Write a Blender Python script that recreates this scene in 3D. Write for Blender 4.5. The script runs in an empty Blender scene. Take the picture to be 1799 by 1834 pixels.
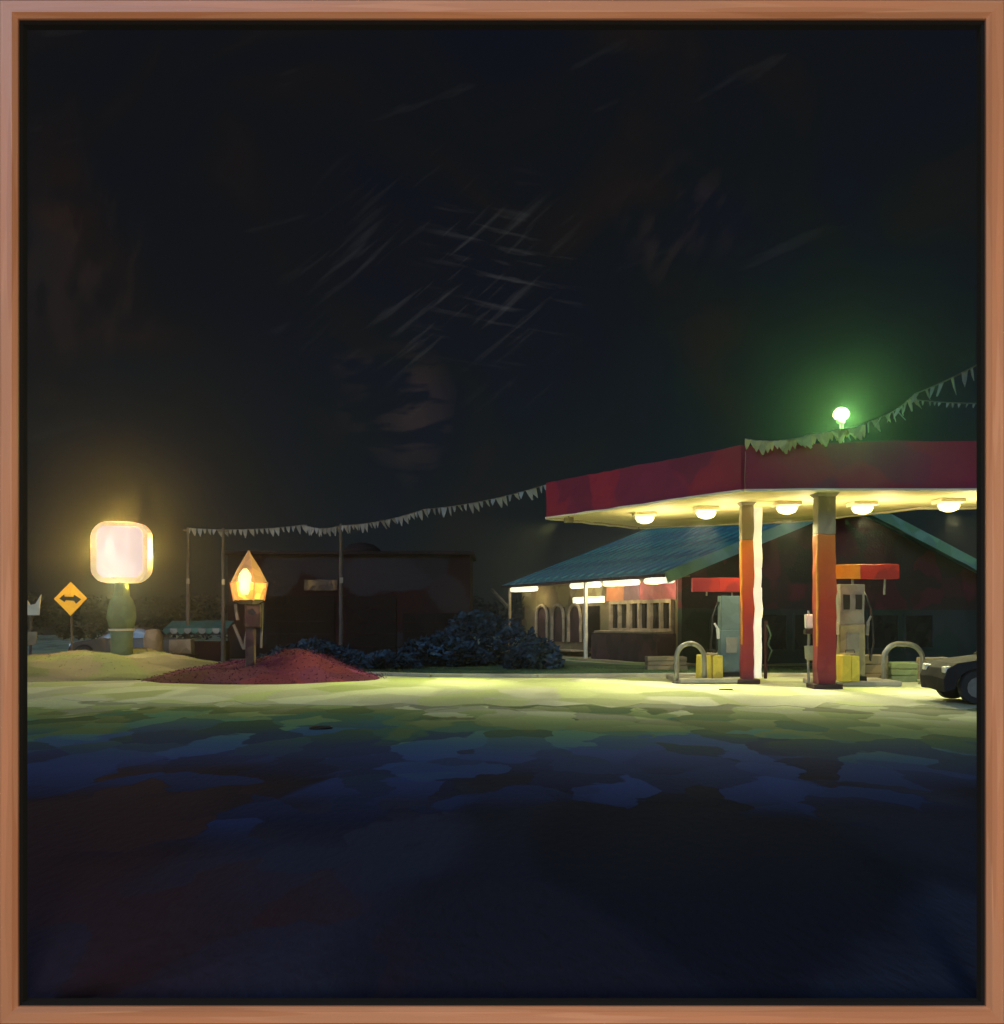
import bpy, math, random
from mathutils import Vector, Matrix
random.seed(7)
R = math.radians
scn = bpy.context.scene
col = scn.collection

# ------------------------------------------------------------------ camera
EYE, F, CX, HY = 1.6, 1917.0, 899.5, 1112.0
cam_d = bpy.data.cameras.new('camera'); cam = bpy.data.objects.new('camera', cam_d); col.objects.link(cam)
cam.location = (0, 0, EYE); cam.rotation_euler = (R(90), 0, 0)
cam_d.sensor_fit = 'HORIZONTAL'; cam_d.sensor_width = 36; cam_d.lens = F / 1799 * 36
cam_d.shift_y = (HY - 917) / 1799
cam_d.clip_start = .05; cam_d.clip_end = 2000
scn.camera = cam

# ------------------------------------------------------------------ world, moonlight, exposure
scn.view_settings.view_transform = 'Standard'; scn.view_settings.look = 'None'
scn.view_settings.exposure = 0; scn.view_settings.gamma = 1
MOON_EL, MOON_AZ = 32, 205       # behind the camera, to the left
w = bpy.data.worlds.new('World'); scn.world = w; w.use_nodes = True
nt = w.node_tree; nt.nodes.clear(); L = nt.links.new
out = nt.nodes.new('ShaderNodeOutputWorld'); add = nt.nodes.new('ShaderNodeAddShader')
bg1 = nt.nodes.new('ShaderNodeBackground'); bg2 = nt.nodes.new('ShaderNodeBackground')
sky = nt.nodes.new('ShaderNodeTexSky'); sky.sky_type = 'NISHITA'; sky.sun_disc = False
sky.sun_elevation = R(MOON_EL); sky.sun_rotation = R(MOON_AZ)
L(sky.outputs[0], bg1.inputs[0]); bg1.inputs[1].default_value = .0005
tc = nt.nodes.new('ShaderNodeTexCoord')
wn = nt.nodes.new('ShaderNodeTexNoise'); wn.inputs['Scale'].default_value = 2.2; wn.inputs['Detail'].default_value = 3
L(tc.outputs['Generated'], wn.inputs['Vector'])
wadd = nt.nodes.new('ShaderNodeVectorMath'); wadd.operation = 'MULTIPLY_ADD'; wadd.inputs[1].default_value = (.35, .35, .35)
L(wn.outputs['Color'], wadd.inputs[0]); L(tc.outputs['Generated'], wadd.inputs[2])
wv = nt.nodes.new('ShaderNodeTexNoise'); wv.inputs['Scale'].default_value = 5; wv.inputs['Detail'].default_value = 5; wv.inputs['Distortion'].default_value = 1.2
L(wadd.outputs[0], wv.inputs['Vector'])
wr = nt.nodes.new('ShaderNodeValToRGB'); L(wv.outputs['Fac'], wr.inputs[0])
cr = wr.color_ramp
cr.elements[0].position = .28; cr.elements[0].color = (.0042, .0046, .0098, 1)
cr.elements[1].position = .74; cr.elements[1].color = (.0105, .0068, .0058, 1)
e = cr.elements.new(.5); e.color = (.0048, .0054, .0066, 1)
# faint wisps of thin cloud, torn by the wind
def wmath(op, a, b_=None, c=None):
    q = nt.nodes.new('ShaderNodeMath'); q.operation = op; q.use_clamp = False
    for i, v in enumerate((a, b_, c)):
        if v is None: continue
        if isinstance(v, (int, float)): q.inputs[i].default_value = v
        else: L(v, q.inputs[i])
    return q.outputs[0]
def wmask(px, py, r0, r1):          # soft round patch of sky about one direction
    d = Vector(((px - CX) / F, 1, (HY - py) / F)).normalized()
    vd = nt.nodes.new('ShaderNodeVectorMath'); vd.operation = 'DISTANCE'; vd.inputs[1].default_value = d; L(wadd2.outputs[0], vd.inputs[0])
    mr = nt.nodes.new('ShaderNodeMapRange'); mr.inputs[1].default_value = r1; mr.inputs[2].default_value = r0; L(vd.outputs['Value'], mr.inputs[0]); return mr.outputs[0]
wadd2 = nt.nodes.new('ShaderNodeVectorMath'); wadd2.operation = 'MULTIPLY_ADD'; wadd2.inputs[1].default_value = (.10, .10, .10)
wsub = nt.nodes.new('ShaderNodeVectorMath'); wsub.operation = 'SUBTRACT'; wsub.inputs[1].default_value = (.5, .5, .5)
wn3 = nt.nodes.new('ShaderNodeTexNoise'); wn3.inputs['Scale'].default_value = 14; L(tc.outputs['Generated'], wn3.inputs['Vector']); L(wn3.outputs['Color'], wsub.inputs[0])
L(wsub.outputs[0], wadd2.inputs[0]); L(tc.outputs['Generated'], wadd2.inputs[2])
def streaks(rot, sc, lo, hi, seed):
    m1 = nt.nodes.new('ShaderNodeMapping'); m1.vector_type = 'TEXTURE'; m1.inputs['Rotation'].default_value = (0, R(-rot), 0); m1.inputs['Scale'].default_value = tuple(1 / q for q in sc); m1.inputs['Location'].default_value = (seed, 0, seed)
    L(tc.outputs['Generated'], m1.inputs[0]); z = nt.nodes.new('ShaderNodeTexNoise'); z.inputs['Scale'].default_value = 1; z.inputs['Detail'].default_value = 4; L(m1.outputs[0], z.inputs['Vector'])
    mr = nt.nodes.new('ShaderNodeMapRange'); mr.inputs[1].default_value = lo; mr.inputs[2].default_value = hi; L(z.outputs['Fac'], mr.inputs[0]); return mr.outputs[0]
k1 = wmath('MULTIPLY', streaks(38, (14, 2, 150), .55, .72, 3), wmask(790, 510, .02, .13))
k2 = wmath('MULTIPLY', streaks(-10, (14, 2, 130), .57, .72, 8), wmask(900, 500, .01, .10))
k3 = wmath('MULTIPLY', streaks(20, (9, 1, 46), .66, .82, 1), .5)
ks = wmath('ADD', wmath('ADD', k1, k2), k3)
brown = wmath('MULTIPLY', streaks(6, (18, 2, 60), .46, .54, 5), wmask(715, 735, .015, .065))
brown2 = wmath('MULTIPLY', streaks(75, (18, 2, 60), .46, .60, 6), wmask(140, 460, .02, .09))
brown3 = wmath('MULTIPLY', streaks(60, (24, 2, 60), .48, .60, 2), wmask(1230, 380, .02, .06))
bsum = wmath('ADD', brown, wmath('MULTIPLY', wmath('ADD', brown2, brown3), .45))
sepd = nt.nodes.new('ShaderNodeSeparateXYZ'); L(wadd.outputs[0], sepd.inputs[0])
low = nt.nodes.new('ShaderNodeMapRange'); low.inputs[1].default_value = .46; low.inputs[2].default_value = .16; L(sepd.outputs[2], low.inputs[0])
cur = wr.outputs[0]
for fac, c_ in ((ks, (.018, .018, .017)), (bsum, (.015, .0085, .006)), (low.outputs[0], (.0005, .0034, .0040))):
    sc_ = nt.nodes.new('ShaderNodeVectorMath'); sc_.operation = 'SCALE'; sc_.inputs[0].default_value = c_; L(fac, sc_.inputs['Scale'])
    ad = nt.nodes.new('ShaderNodeVectorMath'); ad.operation = 'ADD'; L(cur, ad.inputs[0]); L(sc_.outputs[0], ad.inputs[1]); cur = ad.outputs[0]
L(cur, bg2.inputs[0])
bg2.inputs[1].default_value = 1
L(bg1.outputs[0], add.inputs[0]); L(bg2.outputs[0], add.inputs[1]); L(add.outputs[0], out.inputs[0])

def light(name, kind, loc, energy, color, aim=None, size=.05, cone=None, blend=.5, parent=None):
    d = bpy.data.lights.new(name, kind); o = bpy.data.objects.new(name, d); col.objects.link(o)
    o.location = loc; d.energy = energy; d.color = color
    if kind in ('POINT', 'SPOT'): d.shadow_soft_size = size
    if cone: d.spot_size = R(cone); d.spot_blend = blend
    if aim is not None:
        o.rotation_euler = (Vector(aim) - Vector(loc)).to_track_quat('-Z', 'Y').to_euler()
    if parent: o.parent = parent
    return o
mel, maz = R(MOON_EL), R(-25)
mdir = Vector((math.sin(maz) * math.cos(mel), -math.cos(maz) * math.cos(mel), math.sin(mel)))
moon = light('moonlight', 'SUN', mdir * 50, 1.0, (.42, .66, 1.0), aim=(0, 0, 0)); moon.data.angle = R(25)
# the lamp that lights the wooden frame from above and behind the viewer
FRAME_D = 4.2
light('picture_lamp', 'SPOT', (.5, -2.4, 1.7), 1230, (1, .84, .66), aim=(.1, FRAME_D, 2.1), size=.5, cone=60, blend=.3)

# ------------------------------------------------------------------ materials
def mat(name, c, rough=.7, var=.3, dab=2.0, c2=None, fac=.5, grain=(1, 1, 1), bump=.15, bscale=12, metal=0, emit=0, ecol=None, world=False):
    m = bpy.data.materials.new(name); m.use_nodes = True; n = m.node_tree.nodes; l = m.node_tree.links.new
    b = n['Principled BSDF']; b.inputs['Roughness'].default_value = rough; b.inputs['Metallic'].default_value = metal
    t = n.new('ShaderNodeTexCoord'); g = n.new('ShaderNodeNewGeometry')
    src = g.outputs['Position'] if world else t.outputs['Object']
    mpn = n.new('ShaderNodeMapping'); mpn.inputs['Scale'].default_value = grain; l(src, mpn.inputs[0])
    ns = n.new('ShaderNodeTexNoise'); ns.inputs['Scale'].default_value = dab * .8; ns.inputs['Detail'].default_value = 4; l(mpn.outputs[0], ns.inputs['Vector'])
    ma = n.new('ShaderNodeVectorMath'); ma.operation = 'MULTIPLY_ADD'; k = .9 / dab; ma.inputs[1].default_value = (k, k, k)
    l(ns.outputs['Color'], ma.inputs[0]); l(mpn.outputs[0], ma.inputs[2])
    vo = n.new('ShaderNodeTexVoronoi'); vo.feature = 'SMOOTH_F1'; vo.inputs['Scale'].default_value = dab; vo.inputs['Smoothness'].default_value = .25
    l(ma.outputs[0], vo.inputs['Vector'])
    sp = n.new('ShaderNodeSeparateColor'); l(vo.outputs['Color'], sp.inputs[0])
    mr = n.new('ShaderNodeMapRange'); mr.inputs[3].default_value = 1 - var; mr.inputs[4].default_value = 1 + var; l(sp.outputs[0], mr.inputs[0])
    mx = n.new('ShaderNodeMix'); mx.data_type = 'RGBA'
    mx.inputs[6].default_value = (*c, 1); mx.inputs[7].default_value = (*(c2 or c), 1)
    mr2 = n.new('ShaderNodeMapRange'); mr2.inputs[1].default_value = .35; mr2.inputs[2].default_value = .65; mr2.inputs[4].default_value = fac * 2
    l(sp.outputs[1], mr2.inputs[0]); l(mr2.outputs[0], mx.inputs[0])
    vs = n.new('ShaderNodeVectorMath'); vs.operation = 'SCALE'; l(mx.outputs[2], vs.inputs[0]); l(mr.outputs[0], vs.inputs['Scale'])
    l(vs.outputs[0], b.inputs['Base Color'])
    if emit:
        if ecol: b.inputs['Emission Color'].default_value = (*ecol, 1)
        else: l(vs.outputs[0], b.inputs['Emission Color'])
        b.inputs['Emission Strength'].default_value = emit
    if bump:
        nb = n.new('ShaderNodeTexNoise'); nb.inputs['Scale'].default_value = bscale; nb.inputs['Detail'].default_value = 5; l(mpn.outputs[0], nb.inputs['Vector'])
        bp = n.new('ShaderNodeBump'); bp.inputs['Strength'].default_value = bump; bp.inputs['Distance'].default_value = .05
        l(nb.outputs['Fac'], bp.inputs['Height']); l(bp.outputs[0], b.inputs['Normal'])
    return m

M = {}
def light_zones(m, axis, lo, hi, stops, amp, sc):
    # lamplight fading down the red column, put into the colour in ragged patches
    n = m.node_tree.nodes; l = m.node_tree.links.new; b = n['Principled BSDF']
    t = n.new('ShaderNodeTexCoord'); sx = n.new('ShaderNodeSeparateXYZ'); l(t.outputs['Object'], sx.inputs[0])
    mp = n.new('ShaderNodeMapping'); mp.inputs['Scale'].default_value = (1, 1, .4); l(t.outputs['Object'], mp.inputs[0])
    ns = n.new('ShaderNodeTexNoise'); ns.inputs['Scale'].default_value = sc; ns.inputs['Detail'].default_value = 3; l(mp.outputs[0], ns.inputs['Vector'])
    q = n.new('ShaderNodeMath'); q.operation = 'MULTIPLY_ADD'; l(ns.outputs['Fac'], q.inputs[0]); q.inputs[1].default_value = amp; l(sx.outputs[axis], q.inputs[2])
    mr = n.new('ShaderNodeMapRange'); mr.inputs[1].default_value = lo + amp / 2; mr.inputs[2].default_value = hi + amp / 2; l(q.outputs[0], mr.inputs[0])
    rp = n.new('ShaderNodeValToRGB'); l(mr.outputs[0], rp.inputs[0]); c = rp.color_ramp
    c.elements[0].position, c.elements[0].color = stops[0][0], (*stops[0][1], 1); c.elements[1].position, c.elements[1].color = stops[-1][0], (*stops[-1][1], 1)
    for p, k in stops[1:-1]: e_ = c.elements.new(p); e_.color = (*k, 1)
    l(rp.outputs[0], b.inputs['Base Color'])
def m_(k, *a, **kw): M[k] = mat(k, *a, **kw)
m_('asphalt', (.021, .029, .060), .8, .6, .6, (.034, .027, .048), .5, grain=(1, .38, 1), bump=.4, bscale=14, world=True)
def road_light_zones(m):
    # canopy light's falloff painted in: navy asphalt, blue and green patches, pale forecourt
    n = m.node_tree.nodes; l = m.node_tree.links.new; b = n['Principled BSDF']
    base = b.inputs['Base Color'].links[0].from_socket
    g = n.new('ShaderNodeNewGeometry'); sx = n.new('ShaderNodeSeparateXYZ'); l(g.outputs['Position'], sx.inputs[0])
    def dabs(sc, sy):
        mp = n.new('ShaderNodeMapping'); mp.inputs['Scale'].default_value = (1, sy, 1); l(g.outputs['Position'], mp.inputs[0])
        ns = n.new('ShaderNodeTexNoise'); ns.inputs['Scale'].default_value = sc; ns.inputs['Detail'].default_value = 3; l(mp.outputs[0], ns.inputs['Vector'])
        ma = n.new('ShaderNodeVectorMath'); ma.operation = 'MULTIPLY_ADD'; ma.inputs[1].default_value = (1.2 / sc,) * 3; l(ns.outputs['Color'], ma.inputs[0]); l(mp.outputs[0], ma.inputs[2])
        vo = n.new('ShaderNodeTexVoronoi'); vo.feature = 'SMOOTH_F1'; vo.inputs['Smoothness'].default_value = .06; vo.inputs['Scale'].default_value = sc; l(ma.outputs[0], vo.inputs['Vector'])
        sp = n.new('ShaderNodeSeparateColor'); l(vo.outputs['Color'], sp.inputs[0]); return sp.outputs
    d1 = dabs(1.3, .55); d2 = dabs(.45, .5)
    def mth(op, a, b_=None, c=None):
        q = n.new('ShaderNodeMath'); q.operation = op
        for i, v in enumerate((a, b_, c)):
            if v is None: continue
            if isinstance(v, (int, float)): q.inputs[i].default_value = v
            else: l(v, q.inputs[i])
        return q.outputs[0]
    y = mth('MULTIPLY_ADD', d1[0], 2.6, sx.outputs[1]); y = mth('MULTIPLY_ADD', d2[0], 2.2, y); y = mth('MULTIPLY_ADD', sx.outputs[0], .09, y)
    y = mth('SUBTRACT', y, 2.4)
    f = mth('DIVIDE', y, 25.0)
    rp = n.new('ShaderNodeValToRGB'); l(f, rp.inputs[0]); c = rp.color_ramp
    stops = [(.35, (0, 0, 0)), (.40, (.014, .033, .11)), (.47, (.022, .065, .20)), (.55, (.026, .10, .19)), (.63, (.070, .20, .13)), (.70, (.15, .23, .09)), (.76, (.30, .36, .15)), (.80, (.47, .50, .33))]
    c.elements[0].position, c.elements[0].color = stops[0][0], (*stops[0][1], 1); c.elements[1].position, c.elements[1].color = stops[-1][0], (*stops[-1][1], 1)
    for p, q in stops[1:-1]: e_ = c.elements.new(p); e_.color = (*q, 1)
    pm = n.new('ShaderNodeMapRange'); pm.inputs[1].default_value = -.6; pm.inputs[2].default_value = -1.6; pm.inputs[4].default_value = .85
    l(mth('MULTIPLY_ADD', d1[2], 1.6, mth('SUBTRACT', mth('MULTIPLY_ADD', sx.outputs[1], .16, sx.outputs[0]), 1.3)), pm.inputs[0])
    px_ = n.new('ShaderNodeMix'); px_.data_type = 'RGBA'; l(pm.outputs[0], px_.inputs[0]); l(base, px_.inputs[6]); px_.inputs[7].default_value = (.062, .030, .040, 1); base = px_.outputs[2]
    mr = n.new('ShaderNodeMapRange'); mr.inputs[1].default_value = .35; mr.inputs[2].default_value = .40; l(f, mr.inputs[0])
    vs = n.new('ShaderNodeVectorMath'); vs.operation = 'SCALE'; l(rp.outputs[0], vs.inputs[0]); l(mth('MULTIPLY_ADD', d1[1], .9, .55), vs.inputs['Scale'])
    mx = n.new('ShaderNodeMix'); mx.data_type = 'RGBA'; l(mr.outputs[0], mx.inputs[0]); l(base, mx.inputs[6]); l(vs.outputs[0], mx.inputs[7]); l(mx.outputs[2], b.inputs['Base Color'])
road_light_zones(M['asphalt'])
for k_ in ('asphalt',): M[k_].node_tree.nodes['Principled BSDF'].inputs['Specular IOR Level'].default_value = .06; M[k_].node_tree.nodes['Principled BSDF'].inputs['Roughness'].default_value = .95
m_('concrete', (.54, .56, .42), .85, .26, .9, (.46, .52, .26), .5, grain=(1, .5, 1), bump=.3, bscale=9, world=True)
m_('verge', (.09, .15, .07), .95, .35, .7, (.05, .12, .09), .5, bump=.5, world=True)
m_('field', (.020, .022, .026), .95, .35, .15, (.03, .02, .02), .5, world=True)
m_('island', (.30, .33, .15), .95, .3, .8, (.36, .31, .20), .5, bump=.5, world=True)
m_('islandblade', (.30, .36, .13), .9, .2, 1, world=True)
m_('mulch', (.125, .024, .085), .95, .45, .9, (.12, .02, .05), .5, bump=.5, bscale=3, world=True)
m_('kerb', (.42, .40, .33), .85, .25, 2)
m_('grassblade', (.10, .17, .05), .8, .3, 1, world=True)
m_('redleaf', (.125, .024, .085), .8, .5, 2, (.09, .02, .04), .5, world=True)
m_('blueleaf', (.030, .070, .12), .8, .5, 1.2, (.022, .05, .08), .5, world=True)
m_('nightleaf', (.012, .013, .014), .9, .4, 1, world=True)
m_('bark', (.06, .045, .035), .9)
m_('fascia', (.30, .014, .050), .8, .14, .9, (.21, .014, .065), .5, bump=.1, world=True)
m_('ceiling', (.80, .68, .36), .6, .14, .9, (.70, .62, .30), .5, bump=.1, world=True)
m_('trim_cream', (.85, .78, .58), .5, .1, 2)
m_('red', (.42, .022, .02), .45, .25, 2.2, (.34, .018, .03), .5)
m_('maroon', (.24, .016, .03), .45, .25, 2.2, (.20, .014, .035), .5)
m_('redorange', (.72, .17, .025), .45, .2, 2.2, (.65, .10, .02), .5)
m_('columnlit', (.4, .03, .02), .5, .2, 2)
light_zones(M['columnlit'], 2, .1, 3.64, [(0, (.20, .016, .040)), (.30, (.32, .020, .028)), (.55, (.50, .045, .020)), (.80, (.66, .12, .022)), (1, (.74, .24, .05))], 1.3, 2.2)
m_('capgrey', (.30, .26, .19), .6, .2, 3)
m_('creamglow', (.95, .90, .66), .5, .06, 4, emit=.55)
m_('cream', (.88, .84, .66), .5, .08, 4)
m_('orange', (.75, .30, .02), .5, .15, 4)
m_('pumpblue', (.10, .17, .19), .45, .2, 3)
m_('pumpgrey', (.22, .23, .21), .5, .2, 4)
m_('pumptan', (.30, .27, .17), .55, .2, 4)
m_('black', (.012, .012, .014), .4, .2, 3)
m_('rubber', (.02, .018, .02), .7, .2, 3)
m_('yellow', (.80, .66, .10), .5, .15, 4)
m_('white', (.75, .75, .70), .45, .1, 4)
m_('steel', (.28, .28, .26), .4, .2, 4, metal=.5)
m_('tan', (.30, .24, .15), .8, .3, 1.5, (.22, .20, .14), .5)
m_('greenbox', (.28, .36, .18), .7, .2, 2)
m_('wallmaroon', (.13, .018, .032), .8, .35, .9, (.04, .022, .024), .5, bump=.3)
m_('walldark', (.030, .055, .045), .8, .3, .9, (.04, .05, .05), .5, bump=.3)
m_('olive', (.24, .21, .10), .8, .3, 1.5, (.20, .15, .08), .5)
m_('brownframe', (.34, .27, .18), .7, .25, 4)
m_('glassdark', (.018, .014, .014), .15, .3, 2, bump=0)
m_('basewood', (.055, .028, .03), .8, .4, 2, (.08, .035, .04), .5)
m_('roofteal', (.10, .42, .38), .5, .35, 1.2, (.08, .26, .32), .5, bump=.1)
m_('barge', (.26, .52, .30), .5, .25, 1.5, (.26, .46, .36), .5)
m_('magenta', (.36, .08, .11), .7, .25, 2)
m_('purple', (.19, .09, .14), .7, .25, 2)
m_('coral', (.55, .20, .10), .7, .25, 2)
m_('soffit', (.30, .22, .14), .7, .2, 2)
m_('lampcream', (1, .95, .66), .5, .06, 3, emit=1.3, bump=0)
m_('lampwhite', (1, .92, .45), .5, 0, 3, emit=1.7, ecol=(1, .90, .50), bump=0)
m_('lampgreen', (1, 1, .5), .5, 0, 3, emit=4, ecol=(1, .98, .50), bump=0)
m_('signface', (1, .80, .69), .6, .08, 2.2, (.84, .62, .56), .5, grain=(1.4, 1, .45), emit=.82, bump=0)
m_('signrim', (.90, .66, .34), .6, .2, 3, emit=.55, bump=0)
m_('signneck', (.20, .26, .12), .8, .2, 2)
m_('amber', (1, .52, .10), .5, .3, 4.5, (.95, .33, .06), .5, emit=.85, bump=0)
m_('amberhot', (1, .80, .35), .5, .1, 4, emit=1.8, ecol=(1, .75, .28), bump=0)
m_('lanternroof', (.70, .32, .10), .6, .2, 4, emit=.35)
m_('postwood', (.10, .06, .05), .85, .4, 3, (.07, .03, .04), .5)
m_('postpale', (.24, .20, .16), .8, .3, 3)
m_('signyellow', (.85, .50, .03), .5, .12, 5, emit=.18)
m_('farwall', (.026, .009, .013), .9, .4, .6, (.030, .026, .034), .5)
m_('farroof', (.030, .019, .023), .9, .3, .8)
m_('fardoor', (.014, .010, .012), .9, .3, .8)
m_('farglass', (.018, .02, .04), .3, .3, 2)
m_('teal', (.04, .15, .15), .7, .3, 2)
m_('pennant', (.25, .28, .30), .7, .35, 1.5, world=True)
m_('pennantgreen', (.40, .36, .15), .7, .5, 3, world=True)
m_('wire', (.10, .10, .10), .6, .1)
m_('pole', (.09, .08, .08), .8, .25, 1)
m_('cardark', (.035, .035, .05), .35, .2, 2)
m_('carlight', (.030, .028, .032), .9, .2, 2, metal=.2)
m_('bluelamp', (.4, .6, .8), .4, 0, 2, emit=.7, ecol=(.45, .62, .80), bump=0)
m_('wood', (.57, .245, .120), .38, .10, 6, (.60, .28, .150), .5, grain=(.25, 6, 6), bump=.06, bscale=10)
for k_ in ('carlight', 'concrete', 'island', 'mulch', 'verge', 'redleaf', 'islandblade', 'farwall', 'farroof', 'fardoor', 'wallmaroon', 'walldark', 'blueleaf'): M[k_].node_tree.nodes['Principled BSDF'].inputs['Specular IOR Level'].default_value = .15
m_('lipblack', (.004, .003, .003), .9, .1, 2, bump=0)

# ------------------------------------------------------------------ mesh helpers
class MB:
    def __init__(s): s.v = []; s.f = []
    def addm(s, vs, fs):
        k = len(s.v); s.v += [tuple(p) for p in vs]; s.f += [tuple(i + k for i in f) for f in fs]; return s
    def box(s, c, d, rz=0, taper=1.0):
        x, y, z = (q / 2 for q in d); vs = []
        for zz, t in ((-z, 1), (z, taper)):
            for a, b in ((-x, -y), (x, -y), (x, y), (-x, y)):
                a *= t; b *= t
                vs.append((c[0] + a * math.cos(rz) - b * math.sin(rz), c[1] + a * math.sin(rz) + b * math.cos(rz), c[2] + zz))
        return s.addm(vs, [(3, 2, 1, 0), (4, 5, 6, 7), (0, 1, 5, 4), (1, 2, 6, 5), (2, 3, 7, 6), (3, 0, 4, 7)])
    def bar(s, p, q, wd, ht=None):
        p, q = Vector(p), Vector(q); ht = ht or wd; d = (q - p).normalized()
        up = Vector((0, 0, 1)) if abs(d.z) < .95 else Vector((0, 1, 0))
        a = d.cross(up).normalized(); b = a.cross(d).normalized(); vs = []
        for o in (p, q):
            for i, j in ((-1, -1), (1, -1), (1, 1), (-1, 1)): vs.append(o + a * i * wd / 2 + b * j * ht / 2)
        return s.addm(vs, [(3, 2, 1, 0), (4, 5, 6, 7), (0, 1, 5, 4), (1, 2, 6, 5), (2, 3, 7, 6), (3, 0, 4, 7)])
    def tube(s, pts, r, n=8):
        pts = [Vector(p) for p in pts]; m = len(pts); rs = r if isinstance(r, (list, tuple)) else [r] * m; vs = []; fs = []
        ref = None
        for i, p in enumerate(pts):
            d = (pts[min(i + 1, m - 1)] - pts[max(i - 1, 0)]).normalized()
            if ref is None: ref = Vector((0, 1, 0)) if abs(d.y) < .9 else Vector((1, 0, 0))
            a = d.cross(ref).normalized(); b = a.cross(d).normalized(); ref = b
            for k in range(n):
                t = 2 * math.pi * k / n; vs.append(p + (a * math.cos(t) + b * math.sin(t)) * rs[i])
        for i in range(m - 1):
            for k in range(n): fs.append((i * n + k, i * n + (k + 1) % n, (i + 1) * n + (k + 1) % n, (i + 1) * n + k))
        fs.append(tuple(range(n))[::-1]); fs.append(tuple((m - 1) * n + k for k in range(n)))
        return s.addm(vs, fs)
    def prism(s, poly, z0, z1):
        n = len(poly); vs = [(x, y, z0) for x, y in poly] + [(x, y, z1) for x, y in poly]
        return s.addm(vs, [tuple(range(n))[::-1], tuple(range(n, 2 * n))] + [(i, (i + 1) % n, n + (i + 1) % n, n + i) for i in range(n)])
    def plate(s, poly, y0, y1):          # outline in x,z ; thickness in y
        n = len(poly); vs = [(x, y0, z) for x, z in poly] + [(x, y1, z) for x, z in poly]
        return s.addm(vs, [tuple(range(n)), tuple(range(n, 2 * n))[::-1]] + [(i, n + i, n + (i + 1) % n, (i + 1) % n) for i in range(n)])
    def lathe(s, prof, n=20, c=(0, 0), sy=1.0):
        vs = []; fs = []
        for r, z in prof:
            for k in range(n):
                t = 2 * math.pi * k / n; vs.append((c[0] + r * math.cos(t), c[1] + sy * r * math.sin(t), z))
        for i in range(len(prof) - 1):
            for k in range(n): fs.append((i * n + k, i * n + (k + 1) % n, (i + 1) * n + (k + 1) % n, (i + 1) * n + k))
        fs.append(tuple(range(n))[::-1]); fs.append(tuple((len(prof) - 1) * n + k for k in range(n)))
        return s.addm(vs, fs)
    def build(s, name, m, parent=None, smooth=False, bevel=0, jit=0):
        me = bpy.data.meshes.new(name)
        vs = s.v
        if jit: vs = [tuple(q + random.uniform(-jit, jit) for q in p) for p in vs]
        me.from_pydata(vs, [], s.f); me.update(); me.materials.append(M[m])
        o = bpy.data.objects.new(name, me); col.objects.link(o)
        if smooth:
            for p in me.polygons: p.use_smooth = True
        if bevel:
            b = o.modifiers.new('bevel', 'BEVEL'); b.width = bevel; b.segments = 2; b.limit_method = 'ANGLE'
        if parent: o.parent = parent
        return o

def tag(o, label, cat, group=None):
    o['label'] = label; o['category'] = cat
    if group: o['group'] = group
    return o
def thing(name, label, cat, loc=(0, 0, 0), rz=0, group=None):
    o = bpy.data.objects.new(name, None); col.objects.link(o); o.location = loc; o.rotation_euler = (0, 0, rz)
    o.empty_display_size = .2
    return tag(o, label, cat, group)
def struct(o): o['kind'] = 'structure'; return o
def stuff(o): o['kind'] = 'stuff'; return o
def copy_tree(o, parent=None):
    c = o.copy(); col.objects.link(c); c.parent = parent
    for ch in [q for q in bpy.data.objects if q.parent is o]: copy_tree(ch, c)
    return c
def at(px, D, py=None):      # a point of the place at depth D seen at that spot of the photograph
    return Vector(((px - CX) * D / F, D, EYE - (py - HY) * D / F if py is not None else 0))
def noise(x, y, s=0):
    return .5 * math.sin(x * 1.3 + s) * math.cos(y * 1.7 + s * 2) + .3 * math.sin(x * 2.9 + y * 2.1 + s) + .2 * math.cos(x * 5.1 - y * 4.3 + s * 3)

# ------------------------------------------------------------------ ground
g = MB(); g.addm([(-400, -30, -.30), (400, -30, -.30), (400, 900, -.30), (-400, 900, -.30)], [(0, 1, 2, 3)])
struct(g.build('ground', 'field'))
def sheet(name, m, poly, z):
    n = len(poly); b = MB(); b.addm([(x, y, z) for x, y in poly] + [(x, y, z - .32) for x, y in poly],
        [tuple(range(n))] + [(i, n + i, n + (i + 1) % n, (i + 1) % n) for i in range(n)])
    return struct(b.build(name, m))
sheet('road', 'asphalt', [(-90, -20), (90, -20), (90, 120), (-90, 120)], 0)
def ragged(pts, amp, sd):
    o = []
    for (a, b), (c, d) in zip(pts, pts[1:]):
        n = max(8, int((c - a) * 3))
        for k in range(n):
            t = k / n; x = a + (c - a) * t
            o.append((x, b + (d - b) * t + amp * (noise(x * 1.3, 3, sd) + .6 * noise(x * 4.1, 1, sd + 2))))
    return o
sheet('forecourt', 'concrete', ragged([(-60, 22), (-14, 21.3), (-8, 21.2), (-4, 20.4), (0, 20.2), (4, 20.2), (8, 20.0), (14, 20.3), (60, 20.5)], .85, 3.1) + [(60, 60), (-60, 60)], .006)
# verge between forecourt and shop, with a kerb
vx = [(-4.2, 31.5), (-2, 30.3), (1, 30.0), (5, 30.6), (9, 30.6), (22, 30.8), (22, 36.0), (5, 36.2), (-2, 50), (-12, 50), (-7, 36)]
b = MB(); b.prism(vx, .006, .07); struct(b.build('grass_verge', 'verge'))
def ring_kerb(name, pts, wd=.14, ht=.11):
    b = MB()
    for p, q in zip(pts, pts[1:]): b.bar((*p, ht / 2), (*q, ht / 2), wd, ht)
    return struct(b.build(name, 'kerb', bevel=.02))
ring_kerb('kerb', vx[:6])

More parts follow.
